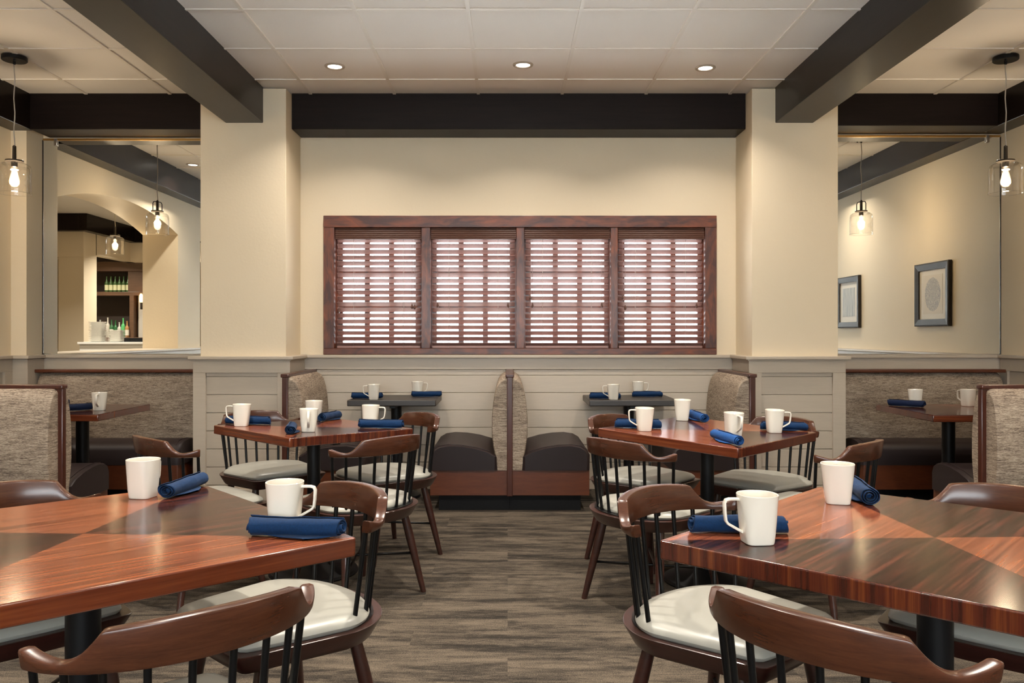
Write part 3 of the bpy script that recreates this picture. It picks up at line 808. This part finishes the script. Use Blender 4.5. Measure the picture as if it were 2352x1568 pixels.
def crest():
    A, Bq, yc = 0.242, 0.186, 0.040
    N = 90; TM = R(77)
    # arc length table
    pts = [(A * math.sin(-TM + 2*TM*i/N), yc + Bq * math.cos(-TM + 2*TM*i/N), -TM + 2*TM*i/N) for i in range(N + 1)]
    s = [0]
    for i in range(N): s.append(s[-1] + math.dist(pts[i][:2], pts[i+1][:2]))
    half = s[-1] / 2
    def ztop(d):
        d = abs(d); sc = 0.160
        if d <= sc: return 0.735 - 0.010 * (d / sc) ** 2
        u = (d - sc) / 0.070
        if u < 1: return 0.674 + (0.725 - 0.674) * (1 - math.sin(u * PI / 2)) ** 1.15
        v = (d - sc - 0.070) / max(1e-4, half - sc - 0.070)
        return 0.674 + 0.016 * v ** 1.4
    def zbot(d):
        u = abs(d) / half; return 0.658 - 0.002 * u
    b = MB(); rings = []; th = 0.014; r = 0.005
    for i, (x, y, t) in enumerate(pts):
        d = s[i] - half
        nx, ny = math.sin(t) / A, math.cos(t) / Bq; q = math.hypot(nx, ny); nx /= q; ny /= q
        zt, zb = ztop(d), zbot(d)
        k = 1.0
        e = min(d + half, half - d)
        if e < 0.005: k = 0.80 + 0.2 * (e / 0.005)
        T = th * k; mid = (zt + zb) / 2; hh = (zt - zb) / 2 * (k * 0.5 + 0.5)
        prof = []
        for sx, sz in ((1, -1), (1, 1), (-1, 1), (-1, -1)):
            for j in range(3):
                an = {(1,-1): -90, (1,1): 0, (-1,1): 90, (-1,-1): 180}[(sx, sz)] + j * 45
                prof.append((sx * (T - r) + r * math.cos(R(an)), sz * (hh - r) + r * math.sin(R(an))))
        ring = []
        for o, z in prof:
            zz = mid + z; rake = (zz - 0.66) * 0.16
            ring.append((x + nx * (o + rake), y + ny * (o + rake), zz))
        rings.append(ring)
    b.loft(rings, M['crestwood']); return b
def chair_proto():
    t = thing('spindle_chair', 'x', 'chair')
    # seat board
    o0 = seat_outline(); b = MB()
    def ring(pts, z, k=1.0): return [(x * k, (y + 0.01) * k - 0.01, z) for x, y in pts]
    b.loft([ring(o0, SZ - 0.050, 0.89), ring(o0, SZ - 0.046, 0.905), ring(o0, SZ - 0.006, 0.995), ring(o0, SZ - 0.001, 1.0), ring(o0, SZ, 0.992)], M['walnut']); b.build('seat', t)
    # pad
    oc = seat_outline(inset=0.016, rear=0.030, cham=0.045); b = MB()
    b.loft([ring(oc, SZ - 0.001, 0.965), ring(oc, SZ + 0.004, 0.99), ring(oc, SZ + 0.011, 1.0), ring(oc, SZ + 0.019, 0.985), ring(oc, SZ + 0.027, 0.945), ring(oc, SZ + 0.034, 0.87),
            ring(oc, SZ + 0.040, 0.70), ring(oc, SZ + 0.043, 0.45), ring(oc, SZ + 0.044, 0.2), ring(oc, SZ + 0.044, 0.01)], M['pad']); b.build('seat_pad', t)
    crest().build('crest_rail', t)
    # curved black plate on the seat and the spindles
    b = MB(); rr = []
    for i in range(33):
        a = -R(84) + R(168) * i / 32
        ca, sa = math.sin(a), math.cos(a)
        rr.append([(0.226 * ca, 0.036 + 0.176 * sa, SZ), (0.226 * ca, 0.036 + 0.176 * sa, SZ + 0.004), (0.196 * ca, 0.036 + 0.148 * sa, SZ + 0.004), (0.196 * ca, 0.036 + 0.148 * sa, SZ)])
    b.loft(rr, M['blackm'], smooth=False); b.build('spindle_plate', t)
    N = 10
    for i in range(N):
        u = -1 + 2 * i / (N - 1); a = R(76) * u; a2 = R(73) * u
        if i in (0, N - 1): a, a2 = R(79) * u, R(75) * u
        p0 = (0.211 * math.sin(a), 0.036 + 0.162 * math.cos(a), SZ + 0.003); p1 = (0.240 * math.sin(a2), 0.040 + 0.184 * math.cos(a2), 0.668)
        b = MB(); r = 0.0066
        b.tube([p0, p1], [r, r], M['blackm'], 10); b.build('spindle', t)
    feet = [((0.165, 0.095), (0.224, 0.165)), ((-0.165, 0.095), (-0.224, 0.165)), ((0.160, -0.165), (0.205, -0.235)), ((-0.160, -0.165), (-0.205, -0.235))]
    for (a, c) in feet:
        b = MB(); p0 = Vector((a[0], a[1], SZ - 0.045)); p1 = Vector((c[0], c[1], 0.0)); q = []; rs = []
        for u, r in ((0, 0.0165), (0.06, 0.0175), (0.3, 0.0195), (0.6, 0.0165), (1.0, 0.0125)):
            q.append(tuple(p0.lerp(p1, u))); rs.append(r)
        b.tube(q, rs, M['walnut'], 14); b.build('leg', t)
    for k, (i, j) in enumerate(((0, 3), (1, 2))):
        z = 0.165 + 0.0125 * k; P = []
        for q in (i, j):
            a, c = feet[q]; u = (SZ - 0.045 - z) / (SZ - 0.045)
            P.append((a[0] + (c[0] - a[0]) * u, a[1] + (c[1] - a[1]) * u, z))
        b = MB(); b.tube(P, 0.006, M['blackm'], 8); b.build('stretcher', t)
    return t
ch = chair_proto(); freeze(ch)
CH = [
 (-0.623, 1.492, 222.3, 'wooden spindle chair seen from behind at the lower left corner'),
 (-0.591, 2.239, -46.0, 'spindle chair on the aisle side of the large near left table, behind the white mug'),
 (-1.345, 2.257, 46.0, 'spindle chair at the large near left table, its back cut by the left edge'),
 (-1.321, 4.548, 43.8, 'spindle chair in front of the panelled left pillar, behind the left table'),
 (-0.654, 3.682, 229.8, 'spindle chair on the near aisle side of the left middle table'),
 (-0.629, 4.445, -49.5, 'spindle chair on the far aisle side of the left middle table'),
 (-1.398, 3.678, 134.4, 'spindle chair behind the near left table, beside the left booth post'),
 (0.605, 3.568, 126.4, 'spindle chair on the near aisle side of the right middle table'),
 (0.686, 4.337, 45.6, 'spindle chair on the far aisle side of the right middle table'),
 (1.313, 4.219, -47.8, 'spindle chair in front of the panelled right pillar, behind the right table'),
 (1.334, 3.529, 226.2, 'spindle chair behind the near right table, beside the right booth post'),
 (0.556, 2.184, 44.0, 'spindle chair on the aisle side of the large near right table, behind the mug'),
 (0.627, 1.454, 132.1, 'wooden spindle chair seen from behind at the lower right corner'),
 (1.300, 2.206, -43.9, 'spindle chair at the large near right table, its back cut by the right edge'),
]
for i, (x, y, a, lb) in enumerate(CH):
    o = ch if i == 0 else copy_tree(ch)
    o.location = (x, y, 0); o.rotation_euler = (0, 0, R(a)); o['label'] = lb; o['group'] = 'spindle chairs with pale seat pads'

# ------------------------------------------------------------------ mugs
def sring(hw, n, z, seg=36):
    out = []
    for k in range(seg):
        a = 2 * PI * k / seg; c, s_ = math.cos(a), math.sin(a)
        out.append((hw * math.copysign(abs(c) ** (2 / n), c), hw * math.copysign(abs(s_) ** (2 / n), s_), z))
    return out
def mug_proto():
    t = thing('coffee_mug', 'x', 'mug')
    b = MB(); H_ = 0.107
    pr = [(0.028, 4.5, 0.0), (0.0305, 4.5, 0.0015), (0.0318, 4.3, 0.006), (0.0345, 3.7, 0.025), (0.0375, 3.1, 0.05), (0.0405, 2.6, 0.075), (0.0428, 2.35, 0.095), (0.0440, 2.25, H_ - 0.001), (0.0432, 2.25, H_),
          (0.0415, 2.25, H_ - 0.001), (0.0405, 2.35, 0.095), (0.038, 2.6, 0.075), (0.035, 3.0, 0.05), (0.0315, 3.5, 0.025), (0.028, 4.0, 0.010), (0.020, 4.0, 0.0075)]
    b.loft([sring(*p) for p in pr], M['glaze']); b.build('cup', t)
    b = MB(); path = [(0.040, 0.0955), (0.050, 0.0965), (0.064, 0.0965), (0.0715, 0.0945), (0.0745, 0.0885), (0.0735, 0.066), (0.0715, 0.050), (0.0675, 0.0435), (0.055, 0.036), (0.042, 0.0285), (0.034, 0.024)]
    rings = []
    for i, (x, z) in enumerate(path):
        d = Vector((path[min(i+1, len(path)-1)][0] - path[max(i-1, 0)][0], path[min(i+1, len(path)-1)][1] - path[max(i-1, 0)][1])).normalized()
        nx, nz = -d.y, d.x; ring = []
        w2, h2 = 0.0062, 0.0032
        for k in range(12):
            a = 2 * PI * k / 12; c, s_ = math.cos(a), math.sin(a)
            u = w2 * math.copysign(abs(c) ** 0.6, c); v = h2 * math.copysign(abs(s_) ** 0.6, s_)
            ring.append((x + nx * v, u, z + nz * v))
        rings.append(ring)
    b.loft(rings, M['glaze']); b.build('handle', t)
    return t
mg = mug_proto(); freeze(mg)
MUGS = [  # x, y, handle direction, table, label
 (-1.019, 2.301, 80, 'FGL', 'white mug with hidden handle on the near left table, beside an upright rolled napkin'),
 (-0.528, 1.950, -6, 'FGL', 'white mug behind the long blue napkin on the near left table'),
 (0.546, 1.800, 186, 'FGR', 'white mug in front of the blue napkin on the near right table'),
 (0.892, 2.225, 75, 'FGR', 'white mug with hidden handle at the far corner of the near right table'),
 (-1.305, 4.034, 184, 'MIDL', 'white mug with handle left, at the left corner of the left middle table'),
 (-0.930, 3.840, -78, 'MIDL', 'white mug with handle facing the camera on the left middle table'),
 (-1.030, 4.366, 75, 'MIDL', 'white mug partly hidden behind another mug on the left middle table'),
 (-0.690, 4.135, -6, 'MIDL', 'white mug at the right corner of the left middle table, behind a napkin'),
 (0.640, 3.860, 184, 'MIDR', 'white mug with handle left, at the left corner of the right middle table'),
 (0.903, 4.262, 80, 'MIDR', 'white mug with hidden handle at the far corner of the right middle table'),
 (1.027, 3.745, -78, 'MIDR', 'white mug with handle facing the camera on the right middle table'),
 (1.258, 3.885, -2, 'MIDR', 'white mug with handle right, at the right corner of the right middle table'),
 (-0.936, 5.755, 183, None, 'white mug with handle left on the left charcoal wall table'),
 (-0.668, 6.100, -3, None, 'white mug with handle right on the left charcoal wall table'),
 (0.738, 5.755, 183, None, 'white mug with handle left on the right charcoal wall table'),
 (0.968, 6.110, -3, None, 'white mug with handle right on the right charcoal wall table'),
 (-2.455, 4.950, -78, None, 'white mug on the booth table below the left mirror'),
 (2.590, 5.230, 75, None, 'white mug beside the dark napkin on the booth table below the right mirror'),
 (2.925, 5.230, 112, None, 'white mug close to the right booth post, on the table below the right mirror'),
]
for i, (x, y, a, k, lb) in enumerate(MUGS):
    o = mg if i == 0 else copy_tree(mg)
    o.location = (x, y, surf(k, x, y) + 0.0002); o.rotation_euler = tilt(k, R(a)); o['label'] = lb; o['group'] = 'white coffee mugs'

# ------------------------------------------------------------------ rolled napkins
def napkin_mesh(seed, matl, L=0.215):
    rnd = random.Random(seed); b = MB()
    turns = 3.1; n = 84; m_ = 26
    ph = [rnd.uniform(0, 6.28) for _ in range(8)]
    squash = rnd.uniform(0.86, 0.95); r0, r1 = 0.006, 0.0235
    def prof(u):   # u along the length -1..1
        rad = 1.0 + 0.035 * math.sin(5 * u + ph[0]) + 0.02 * math.sin(11 * u + ph[1])
        return rad
    grid = []
    for j in range(m_ + 1):
        u = -1 + 2 * j / m_; row = []
        k = prof(u)
        for i in range(n + 1):
            s_ = i / n; a = 2 * PI * turns * s_ + 0.6 + 0.12 * math.sin(3 * u + ph[2])
            r = (r0 + (r1 - r0) * s_ ** 0.85) * k
            r *= 1 + 0.035 * math.sin(3 * a + ph[3] + 2 * u) * s_ + 0.018 * math.sin(7 * a + 6 * u + ph[4]) * s_
            end = 1.0 - (0.035 + 0.02 * math.sin(a + ph[5])) * (1 if abs(u) > 0.99 else 0)
            x = u * L / 2 * end + (0.004 * math.sin(a * 0.8 + ph[6]) + (0.007 * (1 - s_))) * (u if abs(u) > 0.9 else 0)
            row.append((x, r * math.cos(a) * 1.06, r * math.sin(a) * squash))
        grid.append(row)
    b.loft(grid, matl, False, False, False)
    # loose corner lying on the table
    zb = -r1 * squash * 1.02; x0 = rnd.uniform(-0.02, 0.03); f = []; m2 = 8
    for i in range(m2 + 1):
        v = i / m2; wd = 0.085 * (1 - v) ** 0.8 + 0.003
        f.append([(x0 + wd * (q / 6 * 2 - 1) + 0.02 * v, -0.010 - 0.030 * v + 0.002 * math.sin(q + i), zb + 0.003 + 0.0020 * abs(math.sin(1.7 * q + ph[7])) * v + 0.002 * (1 - v)) for q in range(7)])
    b.loft(f, matl, False, False, False)
    # core so that the middle of the roll is closed
    b.loft([[(x, 0.0058 * math.cos(2*PI*k/10), 0.0058 * math.sin(2*PI*k/10) * squash) for k in range(10)] for x in (-L*0.44, L*0.44)], matl)
    zmin = min(v[2] for v in b.v)
    b.v = [(x, y, z - zmin) for x, y, z in b.v]
    o = b.build('rolled_napkin', fix=False)
    md = o.modifiers.new('cloth_thickness', 'SOLIDIFY'); md.thickness = 0.0016; md.offset = 0
    return o
protos = [napkin_mesh(s, M['navy']) for s in (1, 2, 3, 5)] + [napkin_mesh(4, M['navy2']), napkin_mesh(6, M['navy3'])]
NAPS = [  # x, y, angle, table, proto, label
 (-0.935, 2.385, 84, 'FGL', 0, 'rolled blue napkin pointing away on the near left table, right of a mug'),
 (-0.478, 1.855, -4.5, 'FGL', 1, 'rolled blue napkin lying across the right corner of the near left table'),
 (0.530, 1.890, 177, 'FGR', 2, 'rolled blue napkin lying behind a mug at the left corner of the near right table'),
 (0.985, 2.300, -100, 'FGR', 3, 'rolled blue napkin pointing away on the near right table, right of a mug'),
 (-1.298, 4.118, 0, 'MIDL', 2, 'rolled blue napkin behind the leftmost mug of the left middle table'),
 (-0.998, 3.800, 102, 'MIDL', 0, 'rolled blue napkin pointing away beside the front mug of the left middle table'),
 (-0.955, 4.430, 78, 'MIDL', 3, 'rolled blue napkin pointing away at the far corner of the left middle table'),
 (-0.624, 4.050, 5, 'MIDL', 1, 'rolled blue napkin lying across the right corner of the left middle table'),
 (0.623, 3.935, 0.5, 'MIDR', 3, 'rolled blue napkin behind the leftmost mug of the right middle table'),
 (0.985, 4.285, -82, 'MIDR', 4, 'bright blue rolled napkin at the far corner of the right middle table'),
 (0.945, 3.560, -76, 'MIDR', 4, 'bright blue rolled napkin at the near corner of the right middle table'),
 (1.330, 3.965, -2.6, 'MIDR', 2, 'rolled blue napkin behind the rightmost mug of the right middle table'),
 (-0.998, 5.835, 2, None, 1, 'rolled blue napkin behind the front mug on the left charcoal wall table'),
 (-0.592, 6.010, 3, None, 0, 'rolled blue napkin at the right end of the left charcoal wall table'),
 (0.690, 5.835, 2, None, 3, 'rolled blue napkin behind the front mug on the right charcoal wall table'),
 (1.019, 6.010, 3, None, 2, 'rolled blue napkin in front of the rear mug on the right charcoal wall table'),
 (-2.585, 4.900, 48, None, 5, 'dark blue rolled napkin beside the mug on the left booth table'),
 (-2.880, 5.180, 40, None, 5, 'dark blue rolled napkin at the left booth post, mostly hidden'),
 (2.515, 5.195, -42, None, 5, 'dark blue rolled napkin at the left end of the right booth table'),
 (3.060, 5.180, -40, None, 5, 'dark blue rolled napkin behind the right booth post, mostly hidden'),
]
used = set()
for x, y, a, k, p, lb in NAPS:
    o = protos[p] if p not in used else protos[p].copy()
    if p in used: COL.objects.link(o)
    used.add(p)
    o.location = (x, y, surf(k, x, y) + 0.0016); o.rotation_euler = tilt(k, R(a)); tag(o, lb, 'napkin', 'rolled blue napkins')

# ------------------------------------------------------------------ bar room beyond the arches (seen in the left mirror)
b = MB(); b.box((-8.85, YB, 0), (-8.6, YW, ZC), M['barwall']); struct(b.build('wall_bar_side'), 'far cream wall of the bar room')
b = MB(); b.box((-8.6, -0.30, 0), (-6.18 - 0.37, -0.2, 2.1), M['barback'])
b = MB()
b.box((-6.55, 0.10, 0), (-6.18, 0.48, 2.30), M['barwall'], 0.003)
b.box((-8.6, 0.10, 2.30), (-6.18, 0.48, ZC), M['barwall'], 0.003)
b.box((-6.30, -1.2, 2.36), (-6.18, 0.12, ZC), M['barwall'])
b.box((-6.30, -1.2, 2.36), (-4.03, -1.0, ZC), M['barwall'])
struct(b.build('partition'), 'cream column and header in the bar room')
beam((-8.6, 0.48, 2.67), (-6.18, 0.63, ZC), 'beamx', 'dark beam on the bar room header')
beam((-6.18, -0.95, 2.67), (-6.06, 0.63, ZC), 'beam', 'dark beam end in the bar room')
beam((-6.18, -1.0, 2.67), (-4.05, -0.88, ZC), 'beamx', 'dark cross beam in the bar room')
# back bar
t = thing('back_bar', 'brown wooden back bar cabinet with bottle shelves, reflected in the left mirror', 'cabinet', (-6.7, -1.75, 0))
b = MB(); b.box((-0.75, -0.35, 0), (0.55, -0.30, 2.85), M['barback']); b.build('back_panel', t)
b = MB()
b.box((-0.75, -0.30, 1.84), (0.55, 0.06, 1.905), M['barwood'], 0.003); b.build('shelf', t)
b = MB(); b.box((-0.75, -0.30, 2.26), (0.55, 0.07, 2.42), M['barwood'], 0.003); b.box((0.16, -0.30, 1.905), (0.55, 0.05, 2.26), M['barwood']); b.build('upper_cabinet', t)
b = MB(); b.box((-0.75, -0.30, 0), (0.55, 0.20, 1.12), M['barwood'], 0.003); b.build('lower_cabinet', t)
b = MB(); b.box((0.20, -0.30, 1.12), (0.27, 0.08, 1.84), M['barwood']); b.build('side_post', t)
def bottle(col, h, r, loc, label, grp, lab=None):
    o = thing('bottle', label, 'bottle', loc, 0, grp)
    b = MB(); b.lathe([(0.0001, 0.0), (r * 0.92, 0.0), (r, 0.006), (r, h * 0.56), (r * 0.85, h * 0.64), (r * 0.36, h * 0.74), (r * 0.33, h * 0.95), (r * 0.42, h * 0.955), (r * 0.42, h), (0.0001, h)], label_mat('bottle_glass', col), (0, 0), 16); b.build('glass', o)
    if lab: b = MB(); b.lathe([(r * 1.015, h * 0.12), (r * 1.015, h * 0.46)], label_mat('bottle_label', lab), (0, 0), 16); b.build('paper_label', o)
    return o
NM = ['leftmost', 'second', 'third', 'fourth', 'fifth', 'rightmost']
for k in range(6):
    bottle((0.05, 0.10, 0.03), 0.27, 0.034, (-6.965 + 0.074 * k, -1.82, 1.9062), '%s of six green bottles on the upper bar shelf, in the left mirror' % NM[k], 'green bottles on the upper bar shelf', (0.62, 0.62, 0.38))
LOW = [((0.35, 0.36, 0.34), 'clear', 0.30), ((0.12, 0.02, 0.015), 'dark red', 0.27), ((0.45, 0.42, 0.36), 'pale', 0.34), ((0.03, 0.10, 0.04), 'dark green', 0.30), ((0.02, 0.09, 0.03), 'green', 0.29), ((0.4, 0.38, 0.34), 'grey', 0.26), ((0.08, 0.35, 0.12), 'bright green', 0.33), ((0.32, 0.17, 0.07), 'amber', 0.28)]
for k, (c, nmc, h) in enumerate(LOW):
    bottle(c, h, 0.034, (-6.99 + 0.066 * k, -1.64, 1.1212), '%s liquor bottle on the lower back bar, in the left mirror' % nmc, 'liquor bottles on the lower back bar', (0.6, 0.58, 0.5) if k % 2 else None)
t = thing('wall_sconce', 'small glowing amber sconce beside the back bar, in the left mirror', 'wall light', (-6.27, -1.60, 1.72))
b = MB(); b.lathe([(0.02, 0.0), (0.032, 0.05), (0.028, 0.12), (0.012, 0.15)], M['flame'], (0, 0), 14); b.build('shade', t)
b = MB(); b.box((-0.012, -0.20, -0.12), (0.012, 0.01, 0.0), M['bronze'], 0.003); b.build('bracket', t)
b = MB(); b.box((-6.40, -2.1, 0), (-5.9, -1.78, ZC), M['stone']); struct(b.build('pillar'), 'pale stone pillar beside the back bar')
# service counter with plates
t = thing('service_counter', 'pale service counter in the bar room, in the left mirror', 'counter', (-5.05, 1.75, 0))
b = MB(); b.box((-0.42, -0.25, 1.045), (0.42, 0.27, 1.075), M['counter'], 0.003); b.build('countertop', t)
b = MB(); b.box((-0.40, -0.23, 0), (0.40, 0.25, 1.045), M['counter']); b.build('cabinet_body', t)
def plate_mesh():
    b = MB(); b.loft([sring(0.060, 6, 0.0, 24), sring(0.064, 6, 0.002, 24), sring(0.092, 6, 0.013, 24), sring(0.094, 6, 0.0145, 24), sring(0.090, 6, 0.0145, 24), sring(0.062, 6, 0.005, 24), sring(0.02, 6, 0.0045, 24)], M['white'])
    return b.build('square_plate')
pl = plate_mesh(); first = True
for sx, n_, nm in ((-5.285, 17, 'taller'), (-5.06, 10, 'shorter')):
    for k in range(n_):
        o = pl if first else pl.copy()
        if not first: COL.objects.link(o)
        first = False
        o.location = (sx + random.uniform(-0.002, 0.002), 1.86 if nm == 'taller' else 1.82, 1.0755 + k * 0.0152); o.rotation_euler = (0, 0, random.uniform(-0.03, 0.03))
        pos = 'topmost' if k == n_ - 1 else ('bottom' if k == 0 else 'one')
        tag(o, '%s white square plate in the %s stack on the service counter' % (pos, nm), 'plate', 'white plates in the %s stack' % nm)
t = thing('serving_tray', 'black tray on the service counter beside the plates, in the left mirror', 'tray', (-4.80, 1.80, 1.0755))
b = MB(); b.box((-0.13, -0.10, 0), (0.13, 0.10, 0.012), M['black'], 0.002); b.box((-0.13, 0.085, 0.012), (0.13, 0.10, 0.05), M['black'], 0.002); b.build('tray_body', t)
for x, y in ((-5.2, 2.6), (-5.4, 4.6), (-6.8, -0.6), (-5.2, -0.2)):  # downlights added only to brighten the bar room
    o = copy_tree(dl); o.location = (x, y, ZC); o['label'] = {2.6: 'added recessed fill light over the service counter in the bar room', 4.6: 'added recessed fill light in the bar room beyond the left wall', -0.6: 'added recessed fill light in front of the back bar', -0.2: 'added recessed fill light at the bar room partition'}[y]; o['group'] = 'recessed ceiling lights'; LP.append((o, 2.2))

bpy.context.view_layer.update()
for o, k in LP: power(o, k)
